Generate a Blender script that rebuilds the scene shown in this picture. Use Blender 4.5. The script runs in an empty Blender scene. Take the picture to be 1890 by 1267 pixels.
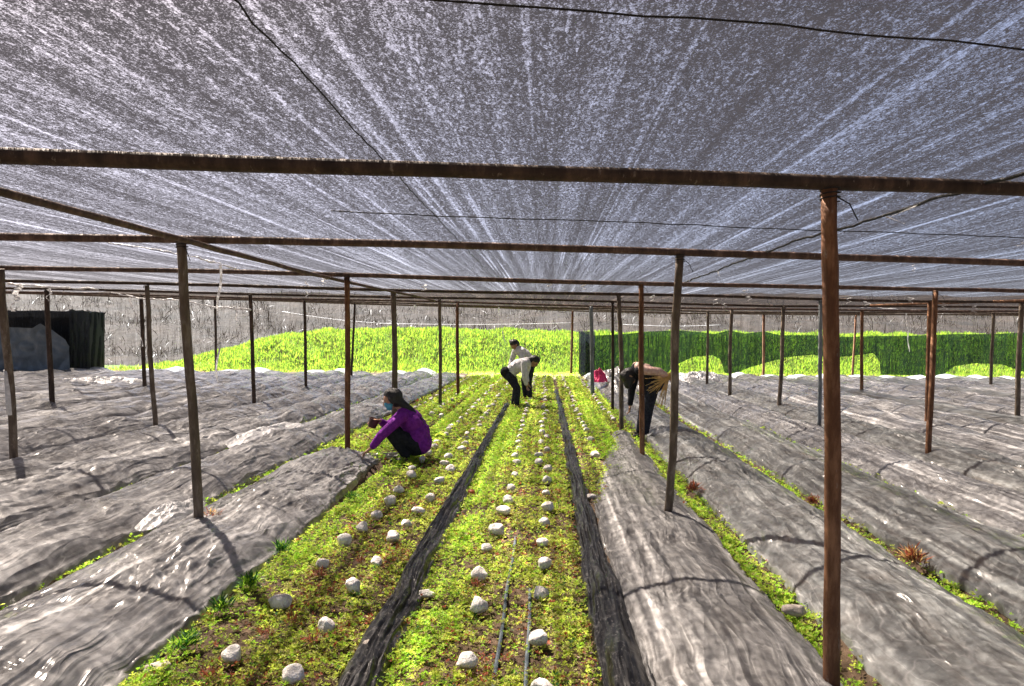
import bpy, bmesh, math, random
import numpy as np
from mathutils import Vector, Matrix

# ---------------------------------------------------------------- camera, sky, sun, exposure
S = bpy.context.scene
R = math.radians
F = 1300.0                      # focal length in pixels of the 1890 px wide photograph
CAM_H = 1.55
rot = Matrix.Rotation(R(2.69), 3, 'Z') @ Matrix.Rotation(R(-0.6), 3, 'X') @ Matrix.Rotation(R(-0.35), 3, 'Y')
cd = bpy.data.cameras.new('camera'); cam = bpy.data.objects.new('camera', cd); S.collection.objects.link(cam)
cd.sensor_width = 36.0; cd.lens = F / 1890 * 36; cd.clip_start = 0.05; cd.clip_end = 2000
m3 = rot @ Matrix.Rotation(R(90), 3, 'X')
cam.matrix_world = Matrix.Translation((0, 0, CAM_H)) @ m3.to_4x4()
S.camera = cam

SUN_EL = 55.0
sd = Vector((-0.72, 0.70, 0)).normalized() * math.cos(R(SUN_EL)) + Vector((0, 0, math.sin(R(SUN_EL))))   # towards the sun
W = bpy.data.worlds.new('World'); S.world = W; W.use_nodes = True
wn = W.node_tree.nodes; wl = W.node_tree.links
sky = wn.new('ShaderNodeTexSky'); sky.sky_type = 'NISHITA'; sky.sun_disc = False
sky.sun_elevation = R(SUN_EL); sky.sun_rotation = math.atan2(sd.x, sd.y)
sky.dust_density = 1.5; sky.air_density = .28; sky.ozone_density = .2
wl.new(sky.outputs[0], wn['Background'].inputs[0]); wn['Background'].inputs[1].default_value = 0.05
sl = bpy.data.lights.new('sun', 'SUN'); sl.energy = 5.0; sl.angle = R(0.8); sl.color = (1, .985, .96)
so = bpy.data.objects.new('sun', sl); S.collection.objects.link(so)
so.rotation_euler = (-sd).to_track_quat('-Z', 'Y').to_euler()
S.view_settings.view_transform = 'Standard'; S.view_settings.look = 'None'
S.view_settings.exposure = 3.3; S.view_settings.gamma = 1.0
S.cycles.max_bounces = 8; S.cycles.transparent_max_bounces = 16

rng = np.random.default_rng(7); random.seed(7)

# ---------------------------------------------------------------- helpers
def ray(px, py): return rot @ Vector(((px - 945) / F, 1, -(py - 633.5) / F))
def gr(px, py, z=0.0):
    d = ray(px, py); t = (z - CAM_H) / d.z; return Vector((d.x * t, d.y * t, z))
def atY(px, py, Y):
    d = ray(px, py); t = Y / d.y; return Vector((d.x * t, Y, CAM_H + d.z * t))

def roofz(X, Y):
    Yc = np.clip(Y, 0, 40); return 2.19 + .0005 * Yc * Yc - .001 * np.clip(X, -30, 5) * Yc

_P = rng.permutation(512); _P = np.concatenate([_P, _P]); _A = rng.uniform(0, 2 * np.pi, 512)
def perlin(x, y):
    xi = np.floor(x).astype(int); yi = np.floor(y).astype(int); xf = x - xi; yf = y - yi
    u = xf * xf * xf * (xf * (xf * 6 - 15) + 10); v = yf * yf * yf * (yf * (yf * 6 - 15) + 10)
    def g(a, b, dx, dy):
        t = _A[_P[(_P[a & 511] + b) & 511]]; return np.cos(t) * dx + np.sin(t) * dy
    a = g(xi, yi, xf, yf); b = g(xi + 1, yi, xf - 1, yf); c = g(xi, yi + 1, xf, yf - 1); d = g(xi + 1, yi + 1, xf - 1, yf - 1)
    return (a + u * (b - a)) * (1 - v) + (c + u * (d - c)) * v
def ridged(x, y): return 1 - 2.4 * np.abs(perlin(x, y))
def crease(x, y): return np.clip(1 - 3.2 * np.abs(perlin(x, y)), 0, 1) ** 2.5      # thin sharp crests

def tag(o, label=None, cat=None, group=None, kind=None):
    if label: o['label'] = label
    if cat: o['category'] = cat
    if group: o['group'] = group
    if kind: o['kind'] = kind
    return o
def link(name, me, mats=None, parent=None, loc=None):
    o = bpy.data.objects.new(name, me); S.collection.objects.link(o)
    if mats:
        for m in (mats if isinstance(mats, (list, tuple)) else [mats]): me.materials.append(m)
    if parent: o.parent = parent
    if loc is not None: o.location = loc
    return o
def npmesh(name, V, Fc, mi=None, smooth=True):
    """V (n,3), Fc (m,k) all faces with k corners"""
    me = bpy.data.meshes.new(name); V = np.asarray(V, np.float32); Fc = np.asarray(Fc, np.int32); k = Fc.shape[1]
    me.vertices.add(len(V)); me.vertices.foreach_set('co', V.ravel())
    me.loops.add(Fc.size); me.loops.foreach_set('vertex_index', Fc.ravel())
    me.polygons.add(len(Fc)); me.polygons.foreach_set('loop_start', np.arange(0, Fc.size, k, dtype=np.int32))
    me.polygons.foreach_set('loop_total', np.full(len(Fc), k, np.int32))
    if mi is not None: me.polygons.foreach_set('material_index', np.asarray(mi, np.int32))
    me.polygons.foreach_set('use_smooth', np.full(len(Fc), smooth)); me.update(calc_edges=True); me.validate(); return me
def gridmesh(name, X, Y, Z):
    n, m = X.shape; V = np.stack([X, Y, Z], -1).reshape(-1, 3)
    i = np.arange(n * m).reshape(n, m); Fc = np.stack([i[:-1, :-1], i[1:, :-1], i[1:, 1:], i[:-1, 1:]], -1).reshape(-1, 4)
    return npmesh(name, V, Fc)
def tube(name, pts, rad, n=10, wob=0.0, seed=0):
    """closed tube mesh through pts; rad a number or a list"""
    pts = [Vector(p) for p in pts]; rr = rad if hasattr(rad, '__len__') else [rad] * len(pts)
    rs = np.random.default_rng(seed); V = []; Fc = []
    d0 = (pts[-1] - pts[0]).normalized(); a = d0.orthogonal().normalized()
    if abs(d0.z) < .5: a = Vector((0, 0, 1)); a = (a - a.dot(d0) * d0).normalized()
    for i, p in enumerate(pts):
        d = (pts[min(i + 1, len(pts) - 1)] - pts[max(i - 1, 0)]).normalized()
        u = (a - a.dot(d) * d).normalized(); w = d.cross(u)
        off = Vector(rs.normal(0, wob, 3)) if wob else Vector()
        for k in range(n):
            t = 2 * math.pi * k / n; r = rr[i] * (1 + (rs.normal(0, .03) if wob else 0))
            V.append(p + off + (u * math.cos(t) + w * math.sin(t)) * r)
    bm = bmesh.new(); vs = [bm.verts.new(v) for v in V]
    for i in range(len(pts) - 1):
        for k in range(n):
            bm.faces.new((vs[i * n + k], vs[i * n + (k + 1) % n], vs[(i + 1) * n + (k + 1) % n], vs[(i + 1) * n + k]))
    for f in bm.faces: f.smooth = True
    bm.faces.new(vs[:n][::-1]); bm.faces.new(vs[-n:])
    me = bpy.data.meshes.new(name); bm.to_mesh(me); bm.free(); return me

# ---------------------------------------------------------------- materials
class NT:
    def __init__(s, name):
        s.m = bpy.data.materials.new(name); s.m.use_nodes = True; s.t = s.m.node_tree; s.n = s.t.nodes; s.n.clear()
        s.out = s.n.new('ShaderNodeOutputMaterial'); s.tc = s.n.new('ShaderNodeTexCoord')
    def new(s, typ, **kw):
        n = s.n.new(typ)
        for k, v in kw.items():
            if k in n.inputs.keys(): s.put(n.inputs[k], v)
            else: setattr(n, k, v)
        return n
    def put(s, sock, v):
        if isinstance(v, bpy.types.NodeSocket): s.t.links.new(v, sock)
        else:
            try: sock.default_value = v
            except Exception: sock.default_value = (*v, 1)
    def coord(s, scale=(1, 1, 1), rotz=0.0):
        mp = s.n.new('ShaderNodeMapping'); s.t.links.new(s.tc.outputs['Object'], mp.inputs[0])
        mp.inputs['Scale'].default_value = scale; mp.inputs['Rotation'].default_value = (0, 0, rotz); return mp.outputs[0]
    def noise(s, scale=5, detail=4, rough=.6, vec=None, dist=0.0):
        n = s.n.new('ShaderNodeTexNoise'); n.inputs['Scale'].default_value = scale; n.inputs['Detail'].default_value = detail
        n.inputs['Roughness'].default_value = rough; n.inputs['Distortion'].default_value = dist
        s.t.links.new(vec if vec else s.tc.outputs['Object'], n.inputs['Vector']); return n.outputs['Fac']
    def ramp(s, fac, stops):
        r = s.n.new('ShaderNodeValToRGB'); e = r.color_ramp.elements
        while len(e) < len(stops): e.new(0.5)
        for i, (p, c) in enumerate(stops):
            e[i].position = p; e[i].color = (*c, 1) if hasattr(c, '__len__') else (c, c, c, 1)
        s.t.links.new(fac, r.inputs[0]); return r.outputs[0]
    def mixc(s, f, a, b, mode='MIX'):
        n = s.n.new('ShaderNodeMix'); n.data_type = 'RGBA'; n.blend_type = mode
        s.put(n.inputs[0], f); s.put(n.inputs[6], a); s.put(n.inputs[7], b); return n.outputs[2]
    def math(s, op, a, b=0.0, clamp=False):
        n = s.n.new('ShaderNodeMath'); n.operation = op; n.use_clamp = clamp; s.put(n.inputs[0], a); s.put(n.inputs[1], b); return n.outputs[0]
    def bump(s, h, strength=.3, dist=.01):
        n = s.n.new('ShaderNodeBump'); n.inputs['Strength'].default_value = strength; n.inputs['Distance'].default_value = dist
        s.t.links.new(h, n.inputs['Height']); return n.outputs[0]
    def bsdf(s, col, rough=.6, normal=None, spec=.5, metal=0.0):
        p = s.n.new('ShaderNodeBsdfPrincipled'); s.put(p.inputs['Base Color'], col); s.put(p.inputs['Roughness'], rough)
        s.put(p.inputs['Specular IOR Level'], spec); s.put(p.inputs['Metallic'], metal)
        if normal: s.t.links.new(normal, p.inputs['Normal'])
        return p.outputs[0]
    def transl(s, col):
        n = s.n.new('ShaderNodeBsdfTranslucent'); s.put(n.inputs[0], col); return n.outputs[0]
    def transp(s, col=(1, 1, 1)):
        n = s.n.new('ShaderNodeBsdfTransparent'); s.put(n.inputs[0], col); return n.outputs[0]
    def mix(s, f, a, b):
        n = s.n.new('ShaderNodeMixShader'); s.put(n.inputs[0], f); s.t.links.new(a, n.inputs[1]); s.t.links.new(b, n.inputs[2]); return n.outputs[0]
    def done(s, sh): s.t.links.new(sh, s.out.inputs[0]); return s.m

def mat_simple(name, c1, c2, scale=8, rough=.8, bump=.3, bd=.01, spec=.3):
    n = NT(name); f = n.noise(scale, 6, .65); c = n.ramp(f, [(.3, c1), (.7, c2)])
    return n.done(n.bsdf(c, rough, n.bump(n.noise(scale * 3, 5), bump, bd), spec))
def mat_leaf(name, c, rough=.5, tr=.5):
    n = NT(name); f = n.noise(6, 3); c2 = tuple(min(1, x * 1.5) for x in c); c1 = tuple(x * .7 for x in c)
    col = n.ramp(f, [(.3, c1), (.7, c2)])
    return n.done(n.mix(tr, n.bsdf(col, rough, None, .3), n.transl(col)))
def mat_cloth(name, c1, c2, scale=30, rough=.85):
    n = NT(name); f = n.noise(scale, 4); c = n.ramp(f, [(.3, c1), (.7, c2)])
    return n.done(n.bsdf(c, rough, n.bump(n.noise(14, 4, .6, None, .6), .6, .02), .2))
def mat_roofnet():
    n = NT('shade_net_weave')
    sub = lambda x, k: n.math('MULTIPLY', n.math('SUBTRACT', x, .5), k)
    streak = n.noise(1, 4, .7, n.coord((4.5, .12, 1)), .3)          # folds and stretched threads run along the beds
    streak2 = n.noise(1, 3, .65, n.coord((26, .22, 1)), .2)
    thin = n.ramp(n.noise(1, 2, .5, n.coord((14, .10, 1)), .2), [(.60, 0.0), (.655, 1.0), (.67, 1.0), (.70, 0.0)])
    def cells(sc, lo, hi, amp):
        v = n.n.new('ShaderNodeTexVoronoi'); v.inputs['Scale'].default_value = 1; n.t.links.new(n.coord(sc), v.inputs['Vector'])
        sp = n.n.new('ShaderNodeSeparateColor'); n.t.links.new(v.outputs['Color'], sp.inputs[0])
        return n.math('MULTIPLY', n.ramp(sp.outputs[0], [(lo, 0.0), (hi, 1.0)]), amp)
    h = n.math('ADD', cells((330, 300, 1), .45, 1.0, .62), n.math('ADD', cells((150, 60, 1), .5, 1.0, .42), cells((110, 26, 1), .5, 1.0, .26)))
    t = n.math('ADD', n.math('ADD', sub(streak, 1.15), sub(streak2, .75)), n.math('ADD', sub(n.noise(6, 6, .8), .4), -.31))
    t = n.math('ADD', t, n.math('ADD', h, n.math('MULTIPLY', thin, .38)), True)
    t = n.math('ADD', n.math('MULTIPLY', t, .95), .03)
    sc = n.mixc(n.noise(40, 3, .8), (.006, .0055, .006, 1), (.016, .014, .015, 1))
    strand = n.mix(.5, n.bsdf((.007, .007, .008), .7, None, .2), n.transl(sc))
    return n.done(n.mix(t, strand, n.transp((1, .875, .765))))
def mat_sidenet(name, col, base, amp, tcol=(1, 1, 1)):
    n = NT(name)
    v = n.noise(1, 4, .7, n.coord((14, 14, .5))); f = n.noise(1, 2, .6, n.coord((70, 70, 6)))
    t = n.math('ADD', n.math('ADD', n.math('MULTIPLY', n.math('SUBTRACT', v, .5), amp), base), n.math('MULTIPLY', n.math('SUBTRACT', f, .5), amp), True)
    st = n.mix(.5, n.bsdf(col, .6, None, .3), n.transl(col))
    return n.done(n.mix(t, st, n.transp(tcol)))
def mat_film(name, c1, c2, alpha=.9, seed=0.0, rough=.46, ang=.25, dirt=.5, crease=.5, seam=None):
    n = NT(name)
    # a slowly varying warp makes the creases flow and cross instead of running parallel
    w = n.n.new('ShaderNodeTexNoise'); w.inputs['Scale'].default_value = 1.1; w.inputs['Detail'].default_value = 2; n.t.links.new(n.tc.outputs['Object'], w.inputs['Vector'])
    vm = n.n.new('ShaderNodeVectorMath'); vm.operation = 'MULTIPLY_ADD'; n.t.links.new(w.outputs['Color'], vm.inputs[0]); vm.inputs[1].default_value = (.28, .28, .1); n.t.links.new(n.tc.outputs['Object'], vm.inputs[2])
    def co(sc, a):
        mp = n.n.new('ShaderNodeMapping'); n.t.links.new(vm.outputs[0], mp.inputs[0]); mp.inputs['Scale'].default_value = sc; mp.inputs['Rotation'].default_value = (0, 0, a); return mp.outputs[0]
    def ridge(sc, a, det=2):
        f = n.noise(1, det, .5, co(sc, a)); return n.math('SUBTRACT', 1.0, n.math('MULTIPLY', n.math('ABSOLUTE', n.math('SUBTRACT', f, .5)), 5.0), True)
    r1 = ridge((4, .7, 3), ang, 1); r2 = ridge((7, 1.3, 4), -ang * 2.6, 1); r3 = ridge((20, 1.2, 5), ang * .4, 1)
    mask = n.ramp(n.noise(1.7, 3, .6), [(.38, .15), (.6, 1.0)])
    h = n.math('ADD', n.math('MULTIPLY', r1, 1.0), n.math('ADD', n.math('MULTIPLY', r2, .7), n.math('MULTIPLY', n.math('MULTIPLY', r3, mask), .28)))
    col = n.ramp(n.noise(1.6, 5, .65), [(.3, c1), (.7, c2)])
    d = n.ramp(n.noise(7, 7, .8), [(.40, 0.0), (.68, 1.0)])
    col = n.mixc(n.math('MULTIPLY', d, dirt), col, (.06, .05, .042, 1))
    dust = n.ramp(n.noise(45, 4, .8), [(.56, 0.0), (.7, 1.0)]); col = n.mixc(n.math('MULTIPLY', dust, .35), col, (.6, .58, .56, 1))
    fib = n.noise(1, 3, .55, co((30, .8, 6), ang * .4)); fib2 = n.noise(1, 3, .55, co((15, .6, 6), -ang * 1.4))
    wrinkle_tone = n.ramp(n.math('MULTIPLY', n.math('ADD', fib, fib2), .5), [(.38, .5), (.45, .95), (.55, 1.05), (.62, 1.6)])  # dust streaks and the wrinkles' light and dark lines, painted into the colour
    col = n.mixc(.42, col, n.mixc(1.0, col, wrinkle_tone, 'MULTIPLY'))
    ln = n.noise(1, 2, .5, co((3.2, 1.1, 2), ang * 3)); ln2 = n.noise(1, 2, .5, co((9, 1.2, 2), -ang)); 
    fold_glint = n.math('MAXIMUM', n.ramp(ln, [(.49, 0.0), (.5, 1.0), (.51, 0.0)]), n.ramp(ln2, [(.515, 0.0), (.53, 1.0), (.545, 0.0)]))  # highlights along folds, painted into the film colour as thin pale lines
    col = n.mixc(n.math('MULTIPLY', n.math('MULTIPLY', fold_glint, n.noise(5, 5, .7)), crease), col, (.8, .79, .78, 1))
    if seam is not None:
        sx = n.n.new('ShaderNodeSeparateXYZ'); n.t.links.new(n.tc.outputs['Object'], sx.inputs[0])
        b = n.math('SUBTRACT', 1.0, n.math('MULTIPLY', n.math('ABSOLUTE', n.math('SUBTRACT', sx.outputs[0], seam)), 60.0), True)
        col = n.mixc(n.math('MULTIPLY', b, n.math('MULTIPLY', n.noise(6, 4), .9)), col, (.78, .76, .75, 1))
    nb = n.bump(h, 1.0, .026)
    sh = n.mix(.25, n.bsdf(col, rough, nb, .95 if alpha < 1 else .5), n.transl(col))
    al = n.math('ADD', n.math('MULTIPLY', n.math('SUBTRACT', n.noise(3, 5), .5), .7), alpha, True)
    al = n.math('ADD', al, n.math('MULTIPLY', r1, .15), True)
    return n.done(n.mix(al, n.transp(), sh))
def mat_rust(name, c1, c2, c3, scale=14):
    n = NT(name)
    f = n.noise(1, 6, .7, n.coord((scale, scale, scale * .25))); c = n.ramp(f, [(.3, c1), (.5, c2), (.68, c3)])
    fl = n.ramp(n.noise(1, 4, .7, n.coord((30, 30, 9))), [(.62, 0.0), (.7, 1.0)])
    c = n.mixc(n.math('MULTIPLY', fl, .5), c, (.33, .27, .22, 1))
    return n.done(n.bsdf(c, .75, n.bump(n.noise(60, 5, .7), .5, .004), .3))

M = {}
M['soil'] = mat_simple('dark_soil', (.035, .022, .014), (.12, .08, .05), 7, .95, .8, .03)
M['ground'] = mat_simple('earth', (.06, .045, .03), (.14, .1, .06), .8, .95, .8, .1)
M['net'] = mat_roofnet()
M['side'] = mat_sidenet('sheer_side_net', (.032, .025, .02), .54, 1.0)
M['dark_net'] = mat_sidenet('dark_green_net', (.007, .016, .009), .18, 1.0, (.5, .66, .48))
M['black_net'] = mat_sidenet('black_net', (.012, .014, .018), .10, .25)
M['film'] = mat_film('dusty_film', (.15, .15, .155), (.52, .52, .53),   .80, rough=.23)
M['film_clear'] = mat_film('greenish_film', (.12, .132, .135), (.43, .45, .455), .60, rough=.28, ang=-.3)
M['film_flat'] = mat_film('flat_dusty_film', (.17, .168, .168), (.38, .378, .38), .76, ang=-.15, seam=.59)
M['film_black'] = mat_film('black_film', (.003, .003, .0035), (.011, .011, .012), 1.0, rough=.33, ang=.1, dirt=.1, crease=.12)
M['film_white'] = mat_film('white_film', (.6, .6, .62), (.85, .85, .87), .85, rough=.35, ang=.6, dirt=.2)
M['loose_net'] = mat_sidenet('loose_black_net', (.012, .014, .018), .34, .5)
M['tarp'] = mat_simple('blue_grey_tarp', (.05, .07, .09), (.1, .13, .15), 3, .5, .5, .03, .4)
M['rust'] = mat_rust('rusty_steel', (.05, .022, .012), (.14, .062, .028), (.30, .155, .08))
M['rust_dull'] = mat_rust('dull_rust', (.04, .025, .02), (.09, .055, .042), (.2, .13, .1))
M['dark_pipe'] = mat_rust('dark_pipe', (.022, .015, .011), (.05, .033, .024), (.11, .07, .05))
M['wood'] = mat_rust('weathered_wood', (.06, .045, .035), (.12, .09, .065), (.24, .2, .16))
M['greypipe'] = mat_rust('galvanised_pipe', (.10, .11, .12), (.17, .19, .2), (.3, .32, .33))
M['paint'] = mat_simple('chipped_white_paint', (.45, .45, .45), (.75, .75, .74), 25, .7)
M['wire'] = mat_simple('dark_wire', (.01, .01, .01), (.03, .03, .03), 20, .7)
M['string'] = mat_simple('white_plastic_string', (.6, .6, .62), (.85, .85, .85), 20, .4)
M['stone'] = mat_simple('pale_stone', (.55, .5, .45), (.93, .91, .89), 22, .85, .9, .012)
M['brick'] = mat_simple('greyish_brick', (.3, .26, .23), (.5, .45, .4), 20, .9, .6, .01)
M['g1'] = mat_leaf('bright_green_leaf', (.36, .62, .05)); M['g2'] = mat_leaf('yellow_green_leaf', (.56, .66, .10))
M['g3'] = mat_leaf('olive_leaf', (.34, .34, .10)); M['g4'] = mat_leaf('rust_leaf', (.36, .10, .05), tr=.3)
M['g5'] = mat_leaf('brown_stem', (.17, .09, .06), tr=.2); M['g6'] = mat_leaf('deep_green_leaf', (.03, .13, .02), tr=.4)
M['b1'] = mat_leaf('bank_grass', (.28, .43, .03)); M['b2'] = mat_leaf('bank_grass_yellow', (.36, .46, .05)); M['b3'] = mat_leaf('bank_grass_dark', (.09, .21, .02))
M['straw'] = mat_leaf('dry_straw', (.75, .5, .2), tr=.3); M['twig'] = mat_leaf('brown_twig', (.016, .011, .008), tr=.1); M['twig2'] = mat_leaf('tan_twig', (.045, .032, .022), tr=.1)
M['bank'] = mat_simple('bank_earth', (.05, .10, .01), (.10, .16, .02), 2, .95)
M['hill'] = mat_simple('dry_brown_hillside', (.005, .004, .003), (.030, .021, .015), .55, .95, .9, .2)
M['pink'] = mat_simple('pink_plastic', (.75, .02, .13), (.9, .08, .25), 12, .35, .5, .01, .5)

# ---------------------------------------------------------------- ground
def make_ground():
    b = 400
    xs = np.array([-b, -60, -30, 0, 30, 60, b]); ys = np.array([-b, -40, 0, 27, 60, b])
    X, Y = np.meshgrid(xs, ys, indexing='ij'); tag(link('ground', gridmesh('ground', X, Y, X * 0 - .16), M['ground']), kind='structure')
make_ground()
FUR = [-.84, .34] + [-1.93 - 1.09 * k for k in range(18)] + [1.43 + 1.09 * k for k in range(18)]
def bedz(X, Y):
    d = np.full(X.shape, 9.0)
    for f in FUR: d = np.minimum(d, np.abs(X - f))
    z = -.07 * np.exp(-(d / .09) ** 2)
    return z + .018 * perlin(X * 5, Y * 5) + .012 * perlin(X * 16, Y * 16)
xs = np.concatenate([np.arange(-23, -3.2, .12), np.arange(-3.2, 2.8, .035), np.arange(2.8, 23, .12)]); ys = np.concatenate([np.arange(-6, 1, .3), np.arange(1, 10, .05), np.arange(10, 28.8, .12)])
X, Y = np.meshgrid(xs, ys, indexing='ij')
tag(link('soil', gridmesh('soil', X, Y, bedz(X, Y)), M['soil']), kind='structure')

# bank of young grass behind the far net, and the brown hillside above it
def bank_top(X):
    return np.interp(X, [-40, -19.5, -17.6, -15.8, -12.6, -10, -6.7, 1.5, 60], [.05, .05, .1, .75, 1.65, 1.98, 2.06, 1.9, 1.9])
xs = np.arange(-45, 46, .5); ys = np.concatenate([np.arange(28.9, 35, .3), np.arange(35, 42, 2.)])
X, Y = np.meshgrid(xs, ys, indexing='ij')
def bankz(X, Y):
    t = np.clip((Y - 29.1) / 4.2, 0, 1); return -.12 + bank_top(X) * .88 * (t * t * (3 - 2 * t)) + .05 * perlin(X, Y) * t
tag(link('grassy_bank', gridmesh('grassy_bank', X, Y, bankz(X, Y)), M['bank']), kind='structure')
xs = np.arange(-120, 121, 1.5); ys = np.concatenate([np.arange(34, 60, .8), np.arange(60, 160, 5)])
X, Y = np.meshgrid(xs, ys, indexing='ij')
def hillz(X, Y):
    t = Y - 34; return -.2 + np.where(t < 26, t * .20 , 5.2 + (t - 26) * .05) + .9 * perlin(X * .12, Y * .12) * np.clip(t / 6, 0, 1) + .25 * perlin(X * .6, Y * .6)
tag(link('hill', gridmesh('hill', X, Y, hillz(X, Y)), M['hill']), kind='structure')

# ---------------------------------------------------------------- leaves
def leaves(name, P, size, upright, mats, mi, aspect=.5, jit=.35, base=None):
    """one quad leaf (kite) per point; upright 0..1; mi material index per leaf"""
    n = len(P); az = rng.uniform(0, 2 * np.pi, n)
    el = np.clip(rng.normal(upright, .35, n), -.2, 1.5)
    d = np.stack([np.cos(az) * np.cos(el), np.sin(az) * np.cos(el), np.sin(el)], -1)
    s = np.stack([-np.sin(az), np.cos(az), rng.normal(0, .35, n)], -1)
    L = (size * rng.uniform(1 - jit, 1 + jit, n))[:, None]
    V = np.empty((n, 4, 3)); V[:, 0] = P; V[:, 1] = P + d * L * .5 + s * L * aspect * .5; V[:, 2] = P + d * L; V[:, 3] = P + d * L * .5 - s * L * aspect * .5
    V[:, 2, 2] -= L[:, 0] * .15
    Fc = np.arange(n * 4).reshape(n, 4)
    return link(name, npmesh(name, V.reshape(-1, 3), Fc, mi, False), [M[m] for m in mats])
LM = ['g1', 'g2', 'g3', 'g4', 'g5', 'g6']
def scatter(x0, x1, y0, y1, dens, fn=None):
    n = int((x1 - x0) * (y1 - y0) * dens); x = rng.uniform(x0, x1, n); y = rng.uniform(y0, y1, n)
    if fn is not None: k = rng.random(n) < fn(x, y); x = x[k]; y = y[k]
    return x, y
def pick(prob):
    c = np.cumsum(prob, 1); c /= c[:, -1:]; return (rng.random(len(prob))[:, None] > c).sum(1)
def rosettes(name, P, size, mats, mi, per=7, aspect=.5):
    k = len(P); n = k * per; az = rng.uniform(0, 2 * np.pi, (k, 1)) + np.arange(per)[None] * 2.4 + rng.normal(0, .3, (k, per)); el = rng.uniform(.1, 1.25, (k, per))
    d = np.stack([np.cos(az) * np.cos(el), np.sin(az) * np.cos(el), np.sin(el)], -1).reshape(n, 3); sd_ = np.stack([-np.sin(az), np.cos(az), rng.normal(0, .25, (k, per))], -1).reshape(n, 3)
    L = (np.repeat(size, per) * rng.uniform(.55, 1.25, n) * np.repeat(rng.uniform(.6, 1.35, k), per))[:, None]; B = np.repeat(P, per, 0) + d * L * .15
    V = np.empty((n, 4, 3)); V[:, 0] = B; V[:, 1] = B + d * L * .6 + sd_ * L * aspect * .5; V[:, 2] = B + d * L; V[:, 3] = B + d * L * .6 - sd_ * L * aspect * .5; V[:, 2, 2] -= L[:, 0] * .2
    m = np.repeat(mi, per); sw = rng.random(n) < .12; m[sw] = rng.integers(0, 3, sw.sum())
    return link(name, npmesh(name, V.reshape(-1, 3), np.arange(n * 4).reshape(n, 4), m, False), [M[q] for q in mats])
def bedplants(name, x0, x1, ranges, brightside, label):
    Ps = []; Ms = []; Ls = []
    for (y0, y1, dens, sz) in ranges:
        def cov(x, y):
            v = .42 + 1.6 * perlin(x * 2.7 + 9, y * 1.9) + .6 * perlin(x * 9, y * 9); e = np.clip(np.minimum(x - x0, x1 - x) / .07, 0, 1)
            return np.clip(v + .2, .2, 1) * (.3 + .7 * e)
        x, y = scatter(x0, x1, y0, y1, dens / 4.4, cov)
        b = np.clip(1 - np.abs(x - brightside) / .22, 0, 1) + np.clip((y - 6) / 9, 0, .35)      # fresh green runs along one edge of each bed
        r = np.clip(perlin(x * 2.6 + 40, y * 1.7 + 3) * 4 + .1, .0, 1)
        n = len(x); pr = np.stack([.18 + 1.6 * b, .8 + .5 * b, .60 * (1 - .6 * b), (.07 + .5 * r) * (1 - np.clip(b, 0, .95)), (.12 + .5 * r) * (1 - np.clip(b, 0, .9)), .10 + b * .0], 1)
        mi = pick(np.clip(pr, .001, None))
        z = bedz(x, y) + rng.uniform(0, 1, n) ** 1.6 * (.035 + .03 * b) * (1 + .25 * (sz > .03))
        Ps.append(np.stack([x, y, z], -1)); Ms.append(mi); Ls.append(np.full(n, sz))
    P = np.concatenate(Ps); o = rosettes(name, P, np.concatenate(Ls) * .98, LM, np.concatenate(Ms))
    tag(o, label, 'ground cover', None, 'stuff')
RN = [(1.6, 5, 26000, .0165), (5, 9, 14000, .022), (9, 15, 6000, .032), (15, 28.6, 1900, .055)]
bedplants('seedlings', -1.90, -.86, RN, -1.72, 'young green and rust seedlings on the open bed left of the left black film')
bedplants('seedlings', -.80, .28, RN, -.62, 'young yellow green seedlings on the middle bed between both black films')
bedplants('seedlings', .40, 1.36, [(6.4, 9, 6500, .022)] + RN[2:], .9, 'bright green seedlings on the bed behind the end of the flat grey film')
bedplants('seedlings', -2.92, -1.94, [(8.6, 9, 6000, .025)] + RN[2:], -2.2, 'green seedlings on the bed behind the squatting worker')
bedplants('weeds', 1.34, 1.53, [(1.5, 9, 16000, .022), (9, 24, 3500, .035)], 1.43, 'moss green weed strip along the first furrow right of the flat film')
bedplants('weeds', 2.45, 2.61, [(1.6, 9, 12000, .022), (9, 20, 2500, .035)], 2.52, 'bright green weed strip along the second furrow on the right')
bedplants('weeds', 3.55, 3.70, [(4, 13, 8000, .025)], 3.6, 'sparse weeds along the third furrow on the right')
bedplants('weeds', -3.12, -2.93, [(3, 12, 9000, .028)], -3.0, 'green weed strip in the first furrow left of the gathered film')
bedplants('weeds', -4.20, -4.04, [(5, 18, 6000, .03)], -4.1, 'thin weed strip in the second furrow on the left')

# tall grass on the bank
n = 170000; x = rng.uniform(-19, 24, n); y = 28.95 + rng.random(n) ** 1.1 * 5.2; z = bankz(x, y) + .10 * perlin(x * 1.3, y) + .05 * perlin(x * 5, y * 2)
k = rng.random(n) < np.clip(bank_top(x) / .8, .1, 1); x, y, z = x[k], y[k], z[k]
mi = rng.choice([0, 1, 2, 5], len(x), p=[.46, .30, .06, .18])
tag(leaves('tall_grass', np.stack([x, y, z], -1), np.full(len(x), .25) * (1 + .8 * perlin(x * .9, y * .9)), 1.2, ['b1', 'b2', 'g5', 'b3', 'b3', 'b3'], mi, .11), 'bright green tall grass covering the bank behind the far net', 'grass', None, 'stuff')
n = 45000; x = rng.uniform(-45, 45, n); y = 34 + rng.random(n) ** 1.2 * 22; z = hillz(x, y) - .05; kk = rng.random(n) < np.clip(.45 + 2.2 * perlin(x * .35, y * .3), .08, 1); x, y, z = x[kk], y[kk], z[kk]; n = len(x)
mi = rng.choice([0, 1, 2, 3], n, p=[.42, .12, .38, .08])
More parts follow.
